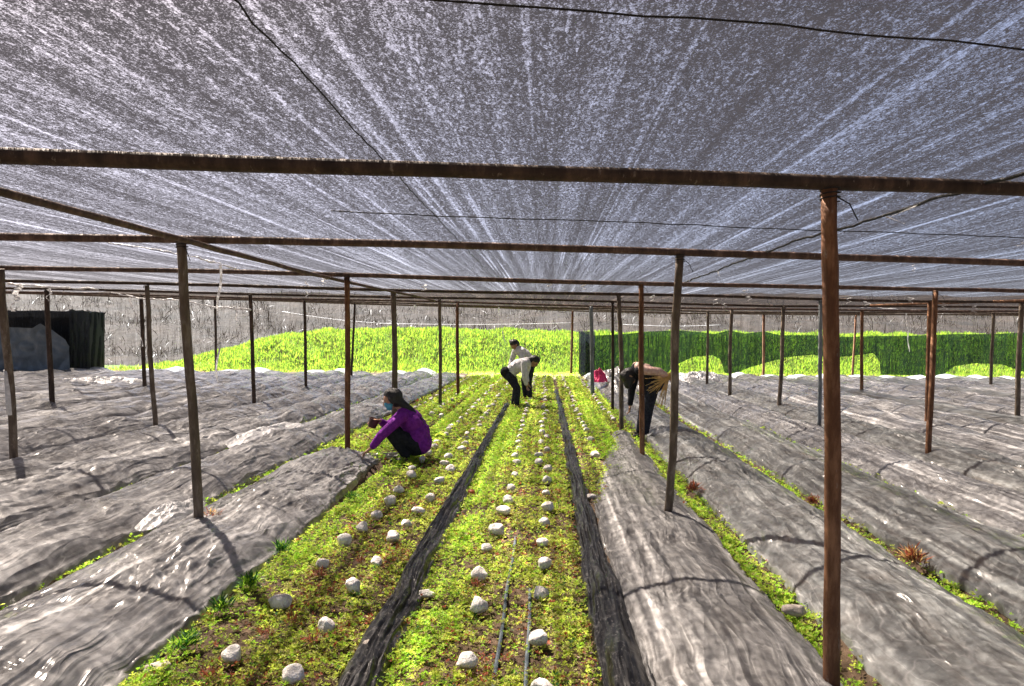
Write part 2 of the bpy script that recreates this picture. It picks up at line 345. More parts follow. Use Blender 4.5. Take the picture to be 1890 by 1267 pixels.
o = leaves('dry_scrub', np.stack([x, y, z], -1), np.full(n, .55) * (1 + .9 * np.clip(perlin(x * .5, y * .4), -.5, 1)), .9, ['twig', 'twig2', 'hill', 'hill'], mi, .05, .7)
tag(o, 'dry brown scrub on the hillside above the bright bank', 'scrub', None, 'stuff')
# low yellow grass at the foot of the far net
x, y = scatter(-18, 22, 28.0, 28.9, 120); mi = rng.choice([0, 1, 2, 4], len(x), p=[.25, .45, .1, .2])
tag(leaves('grass', np.stack([x, y, bedz(x, y)], -1), np.full(len(x), .13), 1.1, LM, mi, .2), 'low yellowish grass at the foot of the far net', 'grass', None, 'stuff')

# ---------------------------------------------------------------- plastic covered beds
def film(name, xl, xr, y0, y1, h, dy, nu, seed, mat, wr=.012, hoop=1.3, flat=.55, hem=.05):
    """a sheet of film arched over a bed: xl, xr functions of y"""
    ys = np.arange(y0, y1 + dy, dy); u = np.linspace(0, 1, nu); U, Y = np.meshgrid(u, ys, indexing='ij')
    s = seed * 13.7
    XL = xl(Y) + .04 * perlin(Y * 1.7 + s, Y * 0 + 3.3) + .015 * perlin(Y * 9 + s, Y * 0 + .3); XR = xr(Y) + .04 * perlin(Y * 1.6 + s, Y * 0 + 7.7) + .015 * perlin(Y * 8 + s, Y * 0 + 5.3)
    X = XL + (XR - XL) * U
    ph = (Y + .25 * perlin(Y * .4 + s, Y * 0) + .12 * (U - .5)) / hoop; sag = np.abs(np.sin(np.pi * ph)) ** .8
    arch = np.clip(np.sin(np.pi * U), 0, 1) ** flat
    hh = h * (1 + .25 * perlin(Y * .8 + s, X * .9)) * (1 - .2 * sag)
    Z = -.045 + (hh + .045) * arch
    # taut folds fan out from the hoops and run along the film
    q = .25 * (perlin(Y * .5 + s, U * 2))
    wq = perlin(Y * .7 + s, U * 2.2 + s); wp = perlin(Y * .9 - s, U * 2.5)
    folds = 1.2 * ridged(U * 4 + Y * .9 + s + wq * .8, Y * .55 + s) + .7 * ridged(U * 8 - Y * 1.1 + s + wp, Y * .8) + .45 * ridged(U * 17 + Y * 1.3 + s + wq * 1.5, Y * .7 - U * 2)
    slack = np.clip(.5 + 1.3 * perlin(Y * .6 + s, U * 1.5 + 4), .15, 1.2)
    fan = 0
    if nu > 40:
        ra = np.random.default_rng(seed); na = int((min(y1, 12) - y0) / .55)
        for kk in range(max(na, 0)):
            ay = y0 + .3 + kk * .55 + ra.uniform(-.2, .2); ax = (XL if ra.random() < .5 else XR)[0, min(int((ay - y0) / dy), len(ys) - 1)] + ra.uniform(-.02, .5) * .1
            if ra.random() < .3: ax = .5 * (XL[0, 0] + XR[0, 0])
            dx = X - ax; dY = Y - ay; rr = np.hypot(dx, dY * .8); th = np.arctan2(dY * .8, dx)
            fan = fan + ridged(np.cos(th) * 5.5 + kk * 3.3, np.sin(th) * 5.5 + s) * np.exp(-rr / ra.uniform(.22, .5)) * np.clip(rr / .06, 0, 1)
    Z = Z + wr * .95 * fan * arch ** .3
    if nu > 40:
        Wd = XR - XL; A = X * 2.2 + .35 * wq; B = Y * .55 + .25 * wp
        cz = crease(A * 2.2 + B * 2.6 + s, B * 1.3 - A * .4) + .8 * crease(A * 3.9 - B * 3.1 + s, B * 1.9 + A * .5 + 7) + .7 * crease(A * 6.5 + B * 1.2 - s, B * 1.6) + .5 * crease(A * 10 - B * 5 + s, B * 3 + 3)
        Z = Z + wr * .85 * cz * 1.5 * arch ** .25 * np.clip(.55 + 1.2 * perlin(Y * .8 + s, X * 1.2 + 9), .15, 1.3)
    Z = Z + wr * .8 * folds * slack + .02 * perlin(U * 4 + s, Y * 2.2) * arch
    X = X + .3 * wr * ridged(Y * 2.5 + s, U * 6)
    end = np.clip(np.minimum(Y - y0, y1 - Y) / .35, 0, 1) ** .5; Z = np.where(end < 1, -.04 + (Z + .04) * (.2 + .8 * end), Z)
    Z = np.maximum(Z, -.055 + .0 * Z) + np.where((U < .03) | (U > .97), .02 * ridged(Y * 7 + s, U * 0), 0)
    return link(name, gridmesh(name, X, Y, Z), M[mat])
cst = lambda v: (lambda y: y * 0 + v)
NUM = ['first', 'second', 'third', 'fourth', 'fifth', 'sixth', 'seventh', 'eighth', 'ninth', 'tenth', 'eleventh', 'twelfth', 'thirteenth', 'fourteenth', 'fifteenth', 'sixteenth', 'seventeenth']
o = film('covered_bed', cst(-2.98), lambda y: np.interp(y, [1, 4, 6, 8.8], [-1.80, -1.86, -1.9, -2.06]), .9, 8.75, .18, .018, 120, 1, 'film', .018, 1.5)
tag(o, 'grey brown film over the first bed left of the open beds, gathered at its end', 'bed cover', 'film covered beds on the left')
for k in range(16):
    xr = -3.09 - 1.09 * k; xl = xr - .92; y0 = max(1.0, -xr * .95); far = 27.0 + (.8 if k % 3 else -.6)
    if k == 0: far = 26.2
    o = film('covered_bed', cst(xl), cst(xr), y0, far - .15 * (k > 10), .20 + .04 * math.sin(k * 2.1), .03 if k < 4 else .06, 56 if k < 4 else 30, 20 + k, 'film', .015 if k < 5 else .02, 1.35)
    tag(o, 'grey film tunnel over a bed, %s one left of the gathered film' % NUM[k], 'bed cover', 'film covered beds on the left')
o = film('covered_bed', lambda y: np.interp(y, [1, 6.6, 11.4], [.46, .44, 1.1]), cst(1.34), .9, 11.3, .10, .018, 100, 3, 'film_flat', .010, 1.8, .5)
tag(o, 'nearly flat grey brown film right of the right black film, with a pale seam', 'bed cover', 'film covered beds on the right')
for k in range(17):
    xl = 1.51 + 1.09 * k; y0 = max(1.0, xl * .8)
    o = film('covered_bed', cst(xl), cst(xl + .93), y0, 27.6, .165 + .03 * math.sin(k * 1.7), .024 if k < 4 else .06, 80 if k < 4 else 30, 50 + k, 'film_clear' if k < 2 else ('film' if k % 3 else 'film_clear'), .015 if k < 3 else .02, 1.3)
    tag(o, 'greyish film tunnel over a bed, %s one right of the nearly flat film' % NUM[k], 'bed cover', 'film covered beds on the right')

def rope_film(name, path, width, h, dy, seed, mat, label, wr=.03):
    ys = np.arange(path[0][1], path[-1][1], dy); u = np.linspace(0, 1, 40); U, Y = np.meshgrid(u, ys, indexing='ij')
    cx = np.interp(Y, [p[1] for p in path], [p[0] for p in path]); w = np.interp(Y, [p[1] for p in path], [p[2] for p in path]) * width
    s = seed * 3.1
    X = cx + w * (U - .5) * (1 + .25 * perlin(Y * 2 + s, Y * 0)) + .02 * perlin(Y * 1.3 + s, Y * 0 + 2) + .006 * perlin(Y * 12, U * 6)
    Z = -.05 + (h + .03) * np.sin(np.pi * U) ** .6 + wr * (ridged(U * 5 + .5 * perlin(Y * 1.2, Y * 0 + s) * 3, Y * .6 + s) + .5 * ridged(U * 11 + Y * .5, Y * 1.1 + s)) + .015 * perlin(Y * 2.3 + s, U * 3)
    return tag(link(name, gridmesh(name, X, Y, Z), M[mat]), label, 'plastic film')
rope_film('crumpled_film', [(-.83, 1.4, 1.2), (-.80, 3, 1.05), (-.83, 5, .9), (-.83, 9, .8), (-.83, 15.8, .7)], .22, .05, .02, 2, 'film_black', 'crumpled black film running along the furrow left of the middle bed')
rope_film('crumpled_film', [(.41, 1.4, 1.7), (.38, 3, 1.45), (.35, 6, .9), (.34, 12, .8), (.30, 20, .8)], .2, .045, .02, 5, 'film_black', 'crumpled dark film running along the furrow right of the middle bed')
rope_film('crumpled_film', [(-2.7, 8.55, .8), (-2.3, 8.75, 1.), (-1.75, 9.0, .7)], .3, .03, .015, 8, 'film', 'bunched grey film at the knees of the squatting worker')
# loose bright pleats of film on the left beds
def heap(name, c, rx, ry, h, mat, label, seed, cat='plastic film'):
    a = np.linspace(0, 2 * np.pi, 120); r = np.linspace(0, 1, 50); A, Q = np.meshgrid(a, r, indexing='ij')
    rr = Q * (1 + .25 * perlin(np.cos(A) * 1.5 + seed, np.sin(A) * 1.5)); X = rx * rr * np.cos(A); Y = ry * rr * np.sin(A)
    fold = ridged(X * 2.6 / rx + seed, Y * 3.1 / ry) + .7 * ridged(X * 6 / rx - Y * 2 / ry, Y * 5 / ry + seed) + .5 * ridged(X * 11 / rx, Y * 10 / ry + X * 4 / rx)
    Z = h * (1 - Q ** 2) ** .8 * (.75 + .9 * perlin(X * 2.2 / rx + seed, Y * 2.1 / ry) + .28 * fold) - .03
    o = link(name, gridmesh(name, X, Y, Z), M[mat], None, c); return tag(o, label, cat)
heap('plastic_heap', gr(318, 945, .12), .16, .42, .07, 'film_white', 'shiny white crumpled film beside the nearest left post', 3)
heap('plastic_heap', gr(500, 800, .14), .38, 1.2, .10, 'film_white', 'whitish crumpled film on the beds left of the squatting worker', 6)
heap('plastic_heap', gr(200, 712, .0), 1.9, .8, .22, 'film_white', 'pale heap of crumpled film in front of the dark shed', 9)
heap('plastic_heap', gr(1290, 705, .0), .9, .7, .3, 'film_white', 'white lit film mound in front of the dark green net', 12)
heap('plastic_heap', gr(1140, 715, .0), .9, 2.2, .42, 'film', 'grey film mound behind the pink bag', 15)
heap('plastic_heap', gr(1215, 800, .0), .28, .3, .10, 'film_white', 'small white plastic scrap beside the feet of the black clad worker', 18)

# ---------------------------------------------------------------- roof net, side nets
xs = np.arange(-25, 25.01, .25); ys = np.arange(-9, 27.6, .25); X, Y = np.meshgrid(xs, ys, indexing='ij')
# folds of the net run along the beds, it sags a little between the beams
def sagz(X, Y): return .03 * perlin(X * 1.6, Y * .15) + .012 * perlin(X * 5, Y * .3)
Zr = roofz(X, Y) + .055 + sagz(X, Y) * .8
roof = link('shade_net', gridmesh('shade_net', X, Y, Zr), M['net'])
tag(roof, 'dark grey woven shade net stretched overhead as the roof over all the beds', 'shade net')
def curtain(name, x0, x1, Y0, ztop, zbot, mat, label, dx=.12, nz=24, amp=.05):
    xs = np.arange(x0, x1, dx); t = np.linspace(0, 1, nz); X, T = np.meshgrid(xs, t, indexing='ij')
    zt = ztop(X); zb = zbot(X); Z = zb + (zt - zb) * T
    Yy = Y0 + amp * perlin(X * 2.2, T * .7) + amp * .4 * perlin(X * 6, T)
    return tag(link(name, gridmesh(name, X, Yy, Z), M[mat]), label, 'net')
curtain('side_net', -25, 25, 28.75, lambda X: roofz(X, 27.5) + .05, cst(-.05), 'side', 'sheer hanging net closing the far end, the bright bank showing through it')
# the second, dark green net hangs low on the right; its lower hem is lifted in places
def px2(pts, Y0): v = [atY(a, b, Y0) for a, b in pts]; return [p.x for p in v], [p.z for p in v]
tx, tz = px2([(1072, 612), (1090, 620), (1150, 617), (1200, 612), (1250, 610), (1300, 614), (1318, 617), (1345, 610), (1375, 616), (1410, 612), (1440, 619), (1500, 619), (1560, 622), (1600, 621), (1680, 620), (1760, 617), (1830, 617), (1890, 614), (2200, 612)], 28.3)
bx, bz = px2([(1072, 696), (1225, 696), (1245, 675), (1280, 659), (1315, 656), (1330, 664), (1338, 690), (1362, 688), (1385, 678), (1450, 660), (1500, 655), (1540, 660), (1570, 658), (1612, 652), (1622, 665), (1626, 692), (1740, 694), (1762, 676), (1800, 671), (1850, 673), (1880, 684), (1900, 690), (2200, 692)], 28.3)
curtain('dark_net', tx[0], 24, 28.3, lambda X: np.interp(X, tx, tz), lambda X: np.maximum(np.interp(X, bx, bz), -.05), 'dark_net', 'dark green net with a wavy top edge hanging low on the right, hem lifted', .08, 16, .09)
curtain('folded_net', tx[0] - .08, tx[0] + .55, 28.1, cst(tz[0]), cst(-.05), 'black_net', 'gathered black fold at the left end of the dark green net', .03, 14, .12)

# dark shed clad in black netting at the left end
g = bpy.data.objects.new('net_shed', None); S.collection.objects.link(g); g.location = (-20.5, 26.6, 0)
tag(g, 'black net clad shed at the far left with a blue grey tarp across its front', 'shed')
def wallmesh(name, x0, x1, y0, y1, z0, z1, amp, mat, parent):
    n = 40; t = np.linspace(0, 1, n); w = np.linspace(0, 1, 20); T, Wz = np.meshgrid(t, w, indexing='ij')
    d = Vector((x1 - x0, y1 - y0, 0)).normalized(); q = amp * perlin(T * 9 + x0, Wz * 2) + amp * .5 * perlin(T * 24, Wz * 3)
    X = x0 + (x1 - x0) * T - d.y * q; Y = y0 + (y1 - y0) * T + d.x * q; Z = z0 + (z1 - z0) * Wz * (1 + .035 * perlin(T * 5 + x1, T * 0 + .4) + .01 * perlin(T * 19, T * 0))
    loc = parent.location; return link(name, gridmesh(name, X - loc.x, Y - loc.y, Z - loc.z), M[mat], parent)
a = atY(128, 573, 26.0); b = atY(172, 573, 26.4)
for (x0, x1, y0, y1, nm) in [(-25, a.x, 26.6, 26.6, 'back_wall'), (a.x, b.x, 26.0, 26.2, 'front_wall'), (a.x, a.x + .02, 26.0, 28.0, 'side_wall')]:
    wallmesh(nm, x0, x1, y0, y1, -.05, 2.42, .06, 'loose_net' if nm == 'front_wall' else 'black_net', g)
    if nm != 'front_wall': wallmesh('lining', x0, x1, y0 + .12, y1 + .12, -.05, 2.40, .03, 'wire', g)
tp = [(-60, 590), (5, 604), (60, 606), (72, 597), (95, 610), (122, 628), (128, 640)]
tx2, tz2 = px2(tp, 25.4)
t = np.linspace(0, 1, 80); w = np.linspace(0, 1, 26); T, Wz = np.meshgrid(t, w, indexing='ij'); X = tx2[0] + (tx2[-1] - tx2[0]) * T
Z = (.05 + (np.interp(X, tx2, tz2) - .05) * Wz); Y = 25.4 + .08 * perlin(X * 1.2, Z * 1.5) + .05 * ridged(X * 1.5, Z * 2.4)
link('tarp', gridmesh('tarp', X + 20.5, Y - 26.6, Z), M['tarp'], g)

# ---------------------------------------------------------------- frame: beams and posts
BEAMS = [(2.80, .18, 'dark_pipe', .031, 'thick dark beam, nearest of the frame'), (5.33, .17, 'rust_dull', .028, 'second beam from the camera'), (8.62, .19, 'rust_dull', .027, 'third beam from the camera'), (11.62, .16, 'dark_pipe', .026, 'fourth beam from the camera'), (14.9, .12, 'dark_pipe', .026, 'fifth beam from the camera'), (18.2, .08, 'rust_dull', .026, 'sixth beam from the camera'), (21.4, .06, 'wood', .026, 'seventh beam from the camera'), (24.4, .04, 'wood', .026, 'eighth beam from the camera'), (27.2, .02, 'wood', .026, 'last beam, at the far net')]
def beamY(i, X): return BEAMS[i][0] + BEAMS[i][1] * X
for i, (Y0, m, mt, r, lb) in enumerate(BEAMS):
    xs = np.arange(-24, 24.1, .5) if i > 1 else np.arange(-12, 12.1, .4)
    xs = [x for x in xs if Y0 + m * x > -.5]
    pts = [(x, Y0 + m * x + (.02 * math.sin(x * 1.1 + i) if i else 0), float(roofz(x, Y0 + m * x)) + .012 * math.sin(x * .7 + i * 2)) for x in xs]
    tag(link('cross_beam', tube('cross_beam', pts, r, 10, .0015, i), M[mt]), lb + ' running across under the shade net', 'beam', 'cross beams of the net frame')
pts = [(-2.39 + .06 * math.sin(y * .6), y, float(roofz(-2.4, y)) - .05) for y in np.arange(.2, 15.3, .4)]
tag(link('rail', tube('rail', pts, .02, 8, .002, 40), M['rust_dull']), 'long rusty rail running away from the camera under the left beams', 'rail')
pts = [(9.5 - (y - 10) * .55, y, float(roofz(5, y)) + .0) for y in np.arange(9, 15.2, .5)]
tag(link('rail', tube('rail', pts, .022, 8, .002, 41), M['rust']), 'slanting orange brown rail under the net at the far right', 'rail')

POSTS = [ # base px, top px, material, radius, label, group
 (1538, 1273, 1532, 358, 0, 'rust', .034, 'thick rusty post in the right foreground, its foot below the picture'),
 (370, 997, 336, 447, 1, 'wood', .034, 'leaning dark post in the left foreground, on the gathered film'),
 (1233, 960, 1255, 477, 1, 'wood', .033, 'leaning brown post on the right edge of the flat film, with a pale worn side'),
 (642, 850, 641, 512, 2, 'rust', .033, 'red rusty post beside the hand of the squatting worker'),
 (1185, 850, 1183, 528, 2, 'rust', .032, 'rusty post in front of the black clad worker'),
 (1713, 848, 1727, 537, 2, 'rust', .034, 'rusty leaning post with a pale top, right of the thick foreground post'),
 (27, 860, 3, 505, 2, 'wood', .042, 'thick post with chipped white paint at the left edge of the photo'),
 (288, 797, 270, 532, 3, 'wood', .036, 'dark post behind and left of the leaning foreground post'),
 (97, 757, 86, 535, 4, 'dark_pipe', .05, 'dark post in front of the tarp of the shed'),
 (268, 725, 260, 550, 5, 'dark_pipe', .05, 'thin dark post just left of the start of the bright bank'),
 (470, 752, 462, 545, 4, 'dark_pipe', .04, 'dark post standing alone right of the leaning foreground post'),
 (565, 722, 562, 553, 5, 'dark_pipe', .04, 'dark thin post in front of the high part of the bank'),
 (399, 690, 397, 567, 8, 'dark_pipe', .05, 'short distant post beside the long hanging white strand'),
 (729, 797, 727, 533, 3, 'wood', .045, 'brown grey post behind the head of the squatting worker'),
 (813, 753, 812, 553, 4, 'wood', .036, 'thin post right of the squatting worker, left one of a close pair'),
 (845, 735, 844, 560, 5, 'rust', .042, 'reddish post, right one of a close pair left of the bent workers'),
 (648, 702, 655, 568, 7, 'dark_pipe', .04, 'distant leaning post just behind the red rusty post'),
 (1054, 695, 1057, 573, 8, 'rust', .045, 'distant reddish post left of the dark green net'),
 (1094, 732, 1091, 567, 5, 'greypipe', .05, 'grey post left of the pink bag'),
 (1131, 757, 1131, 558, 4, 'dark_pipe', .032, 'dark post right of the pink bag'),
 (1149, 800, 1143, 548, 3, 'wood', .037, 'pale brown post left of the head of the black clad worker'),
 (1305, 715, 1307, 573, 6, 'wood', .04, 'thin distant post in front of the first lit patch under the dark net'),
 (1346, 732, 1350, 571, 5, 'wood', .045, 'pale distant post right of the first lit patch under the dark net'),
 (1409, 690, 1410, 573, 8, 'rust', .05, 'small distant post in front of the middle of the dark net'),
 (1438, 757, 1447, 567, 4, 'wood', .042, 'leaning pale post left of the grey metal post'),
 (1512, 790, 1515, 550, 3, 'greypipe', .034, 'grey metal post close beside the thick foreground post'),
 (1590, 730, 1591, 573, 5, 'rust', .042, 'distant post right of the thick foreground post'),
 (1573, 690, 1580, 575, 8, 'rust', .04, 'thin leaning distant post near the lit patch right of the foreground post'),
 (1710, 790, 1716, 556, 3, 'rust', .035, 'rusty post directly behind the leaning post with a pale top'),
 (1828, 717, 1834, 573, 6, 'wood', .045, 'pale distant post second from the right edge'),
 (1876, 783, 1885, 558, 3, 'wood', .042, 'brown post at the right edge of the photo')]
for i, (bx_, by_, tx_, ty_, bi, mt, r, lb) in enumerate(POSTS):
    b = gr(bx_, by_, 0); Y = min(b.y, 27.2)
    b = atY(bx_, by_, Y); t = atY(tx_, ty_, Y); X = t.x
    Yt = min(max(beamY(bi, X), Y - .7), Y + .7); d = ray(tx_, ty_); k = Yt / d.y; X = d.x * k         # the post meets its beam
    zt = float(roofz(X, Yt)) - BEAMS[bi][3] * .6
    top = Vector((X, Yt, zt)); base = Vector((b.x, Y, -.08))
    n = 14; rs = random.Random(i); am = rs.uniform(.004, .014) * (1 if mt == 'wood' else .4); p1 = rs.uniform(0, 6)
    pts = [base.lerp(top, q / n) + Vector((am * math.sin(q * .5 + p1), am * math.cos(q * .4 + p1), 0)) for q in range(n + 1)]
    o = link('post', tube('post', pts, [r * (1.04 - .1 * q / n) for q in range(n + 1)], 14, .001 if mt != 'wood' else .002, i), M[mt])
    tag(o, lb, 'post', 'posts carrying the shade net')
    if i == 6:
        o['label'] = lb
        pts2 = [base.lerp(top, q) for q in (.30, .36, .42, .48, .52)]
        link('white_paint', tube('white_paint', pts2, r * 1.03, 14, .0006, 77), M['paint'], o)
    if i < 6 or i in (7, 13, 20, 25):
        # wire wound round the joint of post and beam
        c = top + Vector((0, 0, -.02)); w = []
        for q in range(40):
            a_ = q * .55; w.append(c + Vector((math.cos(a_) * (r + .006), math.sin(a_) * (r + .006), -.03 + .0016 * q)))
        w += [c + Vector((.06, -.05, -.05)), c + Vector((.09, -.06, -.12))]
        link('tie_wire', tube('tie_wire', w, .003, 5), M['wire'], o)

def line(name, pts, r, mat, label, cat, group=None, wob=.0, seed=0):
    return tag(link(name, tube(name, pts, r, 6, wob, seed), M[mat]), label, cat, group)
line('wire', [(x, 1.45 + .21 * x, float(roofz(x, 1.5)) + .03 + .003 * math.sin(x * 4)) for x in np.arange(-4, 4.1, .1)], .0026, 'wire', 'black cord crossing the net above the camera', 'cord', None, .002)
line('wire', [(x, 4.15 + .22 * x, float(roofz(x, 4)) + .035 + .003 * math.sin(x * 3)) for x in np.arange(-1.2, 6.1, .15)], .0032, 'wire', 'thin black cord crossing the net behind the nearest beam', 'cord', None, .002, 3)
line('wire', [(-.63 + .003 * math.sin(y * 7), y, float(roofz(-.6, y)) + .03 + .003 * math.sin(y * 5)) for y in np.arange(.3, 9.3, .08)], .0024, 'wire', 'dark cord running away from the camera left of centre under the net', 'cord', None, .002, 4)
rp = [(np.interp(y, [1.5, 3.5, 5, 9], [1.95, 1.86, 1.72, 1.74]), y, float(roofz(1.9, y)) + .02 + .004 * math.sin(y * 4)) for y in np.arange(1.5, 9, .1)]
ro = line('seam_cord', rp, .008, 'wire', 'knotted dark seam cord with white tatters running away on the right under the net', 'cord', None, .004, 5)
def ribbon(pts, w, seed=0):
    rs = random.Random(seed); V = []; n = len(pts)
    for i, p in enumerate(pts):
        t = w * (.6 + .6 * rs.random()) * (1 - .5 * i / n); a = rs.uniform(-.6, .6) + i * .3; v = Vector((math.cos(a), math.sin(a), 0)) * t / 2
        V += [Vector(p) - v, Vector(p) + v]
    bm = bmesh.new(); vs = [bm.verts.new(v) for v in V]
    for i in range(n - 1): bm.faces.new((vs[2 * i], vs[2 * i + 1], vs[2 * i + 3], vs[2 * i + 2]))
    bmesh.ops.solidify(bm, geom=bm.faces[:], thickness=.0015)
    me = bpy.data.meshes.new('ribbon'); bm.to_mesh(me); bm.free(); return me
for q, (y, dx, dz, ln) in enumerate([(3.9, .03, -.02, .10), (3.6, -.03, -.03, .08), (4.4, .02, 0, .09), (5.6, .02, -.03, .08), (7.2, 0, -.04, .1), (8.2, .03, -.03, .08)]):
    c = Vector(min(rp, key=lambda p: abs(p[1] - y))); link('tatter', ribbon([c + Vector((dx * k + .012 * k, .03 * k, dz * k * .3)) for k in range(5)], .022, q), M['string'], ro)
ST = [(405, 489, 403, 705, 7.6, .030, 'long white plastic strand hanging left of centre, almost to the beds'),
      (35, 527, 22, 575, 9.5, .11, 'short wide white strip hanging at the far left'),
      (95, 530, 86, 556, 10.5, .06, 'short white strip hanging before the shed, second from the left'),
      (240, 548, 262, 640, 14.0, .05, 'slanting thin strand left of the bright bank'),
      (566, 520, 566, 548, 12.0, .05, 'short white strand dangling right of the long one'),
      (433, 565, 443, 620, 20., .08, 'distant slanting strand in front of the bank, right of the long one'),
      (765, 563, 774, 600, 24., .07, 'distant pale strand above the squatting worker'),
      (918, 560, 932, 632, 24., .05, 'distant pale strand just left of the bent workers'),
      (1686, 488, 1687, 502, 7.5, .02, 'tiny white tag dangling from the net on the right'),
      (1672, 577, 1678, 650, 24., .07, 'distant pale strand left of the post with a pale top'),
      (1880, 455, 1893, 445, 6.0, .02, 'white knot at the right edge under the net')]
for i, (x0, y0, x1, y1, D, w, lb) in enumerate(ST):
    a = atY(x0, y0, D); b = atY(x1, y1, D)
    pts = [a.lerp(b, q / 11) + Vector((.02 * math.sin(q * 1.1 + i), .02 * math.cos(q + i), 0)) for q in range(12)]
    tag(link('hanging_strand', ribbon(pts, w, i), M['string']), lb, 'plastic strand', 'white strands hanging from the net')
def at_roof(px, py):
    z = 2.2
    for _ in range(120):
        g_ = gr(px, py, z); z = .5 * z + .5 * min(max(float(roofz(g_.x, g_.y)), 1.9), 3.5)
    return g_
for i, (a, b) in enumerate([(1015, 519), (1076, 521), (1375, 531), (1383, 543), (1650, 541), (1682, 545), (605, 505), (1204, 541), (1320, 549), (1338, 557), (1600, 553), (1745, 556), (598, 509), (783, 521), (1566, 546), (1800, 562)]):
    c = at_roof(a, b); c.z -= .03; k_ = .004 * c.y
    P = [c + Vector((k_ * math.sin(q * 2.1 + i), k_ * .5 * math.cos(q * 1.7), -k_ * .45 * q)) for q in range(6)]
    tag(link('film_knot', ribbon(P, .012 + .003 * c.y, 60 + i), M['string']), 'small white knot of torn plastic on a beam under the net', 'plastic knot', 'small white plastic knots on the beams')
# tattered hem of film caught on the far-left beams and along the far roof edge
def hem(pts, D, w, lb, seed):
    P = [atY(x, y, D) for x, y in pts]; Q = []
    for a, b in zip(P[:-1], P[1:]):
        for q in range(10): Q.append(a.lerp(b, q / 10) + Vector((0, 0, random.uniform(-1, 1) * w * .3)))
    tag(link('torn_film', tube('torn_film', Q, [w * random.uniform(.2, .7) for _ in Q], 6, .004, seed), M['string']), lb, 'torn film', 'torn film edges under the net')
hem([(0, 523), (100, 530), (190, 535)], 9.5, .03, 'white torn film edge under the net at the far left', 1)
hem([(205, 540), (262, 552), (330, 554), (400, 568), (470, 572)], 13.5, .03, 'white torn film edge slanting down behind the leaning foreground post', 2)
hem([(160, 442), (280, 460), (350, 473), (405, 487), (440, 498)], 6.6, .014, 'thin white film edge along the net at the second left beam', 3)
hem([(1545, 565), (1620, 570), (1700, 575)], 22, .05, 'white torn film edge right of the thick foreground post', 4)
for (x0, y0, x1, y1, D, lb) in [(520, 575, 700, 597, 27.5, 'pale string sagging across the far net left of centre'), (700, 597, 1060, 596, 27.5, 'pale string stretched across the far net behind the bent workers'), (1150, 599, 1330, 600, 27.5, 'pale string across the far net behind the leaning brown post')]:
    a = atY(x0, y0, D); b = atY(x1, y1, D); line('string', [a.lerp(b, q / 12) - Vector((0, 0, .06 * math.sin(math.pi * q / 12))) for q in range(13)], .006, 'string', lb, 'string')

# drip tape lying on the middle bed
for xx, y0, y1, lb in [(-.215, 2.2, 5.4, 'grey drip tape lying between seedlings, left one of two on the middle bed'), (-.075, 1.8, 4.3, 'grey drip tape lying beside the stones, right one of two on the middle bed')]:
    ys = np.arange(y0, y1, .05); U, Y = np.meshgrid(np.linspace(-1, 1, 4), ys, indexing='ij')
    X = xx + .009 * U + .012 * perlin(Y * 1.3, Y * 0 + xx); Z = .022 + .004 * (1 - U * U) + .01 * perlin(Y * 2, Y * 0)
    tag(link('drip_tape', gridmesh('drip_tape', X, Y, Z), M['tarp']), lb, 'drip tape')

# ---------------------------------------------------------------- stones, dry tufts
def stone_mesh(seed, sx=.05, sy=.045, sz=.04):
    rs = np.random.default_rng(seed); bm = bmesh.new(); bmesh.ops.create_icosphere(bm, subdivisions=3, radius=1)
    o = rs.uniform(0, 50, 3); pl = [(Vector(rs.normal(0, 1, 3)).normalized(), rs.uniform(.62, .86)) for _ in range(8)]
    for v in bm.verts:
        p = v.co.copy()
        for nrm, dd in pl:
            e = p.dot(nrm) - dd
            if e > 0: p -= nrm * e * .97
        q = 1 + .16 * float(perlin(np.array([p.x * 1.7 + o[0]]), np.array([p.y * 1.7 + p.z + o[1]]))[0]) + .06 * float(perlin(np.array([p.x * 6 + o[0]]), np.array([p.y * 6 + p.z * 5]))[0])
        v.co = Vector((p.x * sx * q, p.y * sy * q, p.z * sz * q))
    for f in bm.faces: f.smooth = True
    me = bpy.data.meshes.new('stone'); bm.to_mesh(me); bm.free(); me.materials.append(M['stone']); return me
SM = [stone_mesh(100 + i, *d) for i, d in enumerate([(.058, .05, .05), (.062, .045, .042), (.05, .05, .046), (.055, .048, .04), (.048, .044, .05), (.066, .05, .044), (.052, .045, .055)])]
NEAR = {'leftmost row of the open beds': [(430, 1210), (517, 1113), (595, 1040), (635, 1000), (670, 975), (697, 950), (720, 927), (735, 905), (760, 877)],
 'row just left of the left black film': [(543, 1247), (602, 1155), (652, 1085), (695, 1035), (725, 993), (750, 967), (772, 943), (795, 920), (812, 887), (832, 868)],
 'left row of the middle bed': [(862, 1222), (883, 1120), (885, 1062), (898, 1010), (918, 980), (930, 945), (938, 924), (943, 900), (950, 876), (954, 853)],
 'right row of the middle bed': [(1000, 1274), (993, 1180), (997, 1095), (1005, 1042), (1001, 1000), (1006, 963), (1011, 938), (1008, 910), (1010, 887), (1011, 866)],
 'row along the bed behind the flat film': [(1099, 840), (1090, 812), (1083, 795)],
 'row at the right edge behind the flat film': [(1132, 775)], 'row behind the squatting worker': [(815, 770)], 'far left row of the open beds': [(770, 770)]}
ROWX = [-1.5, -1.13, -.36, -.01, .64, 1.24, -2.15, -2.65]
WORDS = ['nearest', 'second', 'third', 'fourth', 'fifth', 'sixth', 'seventh', 'eighth', 'ninth', 'tenth', 'eleventh']
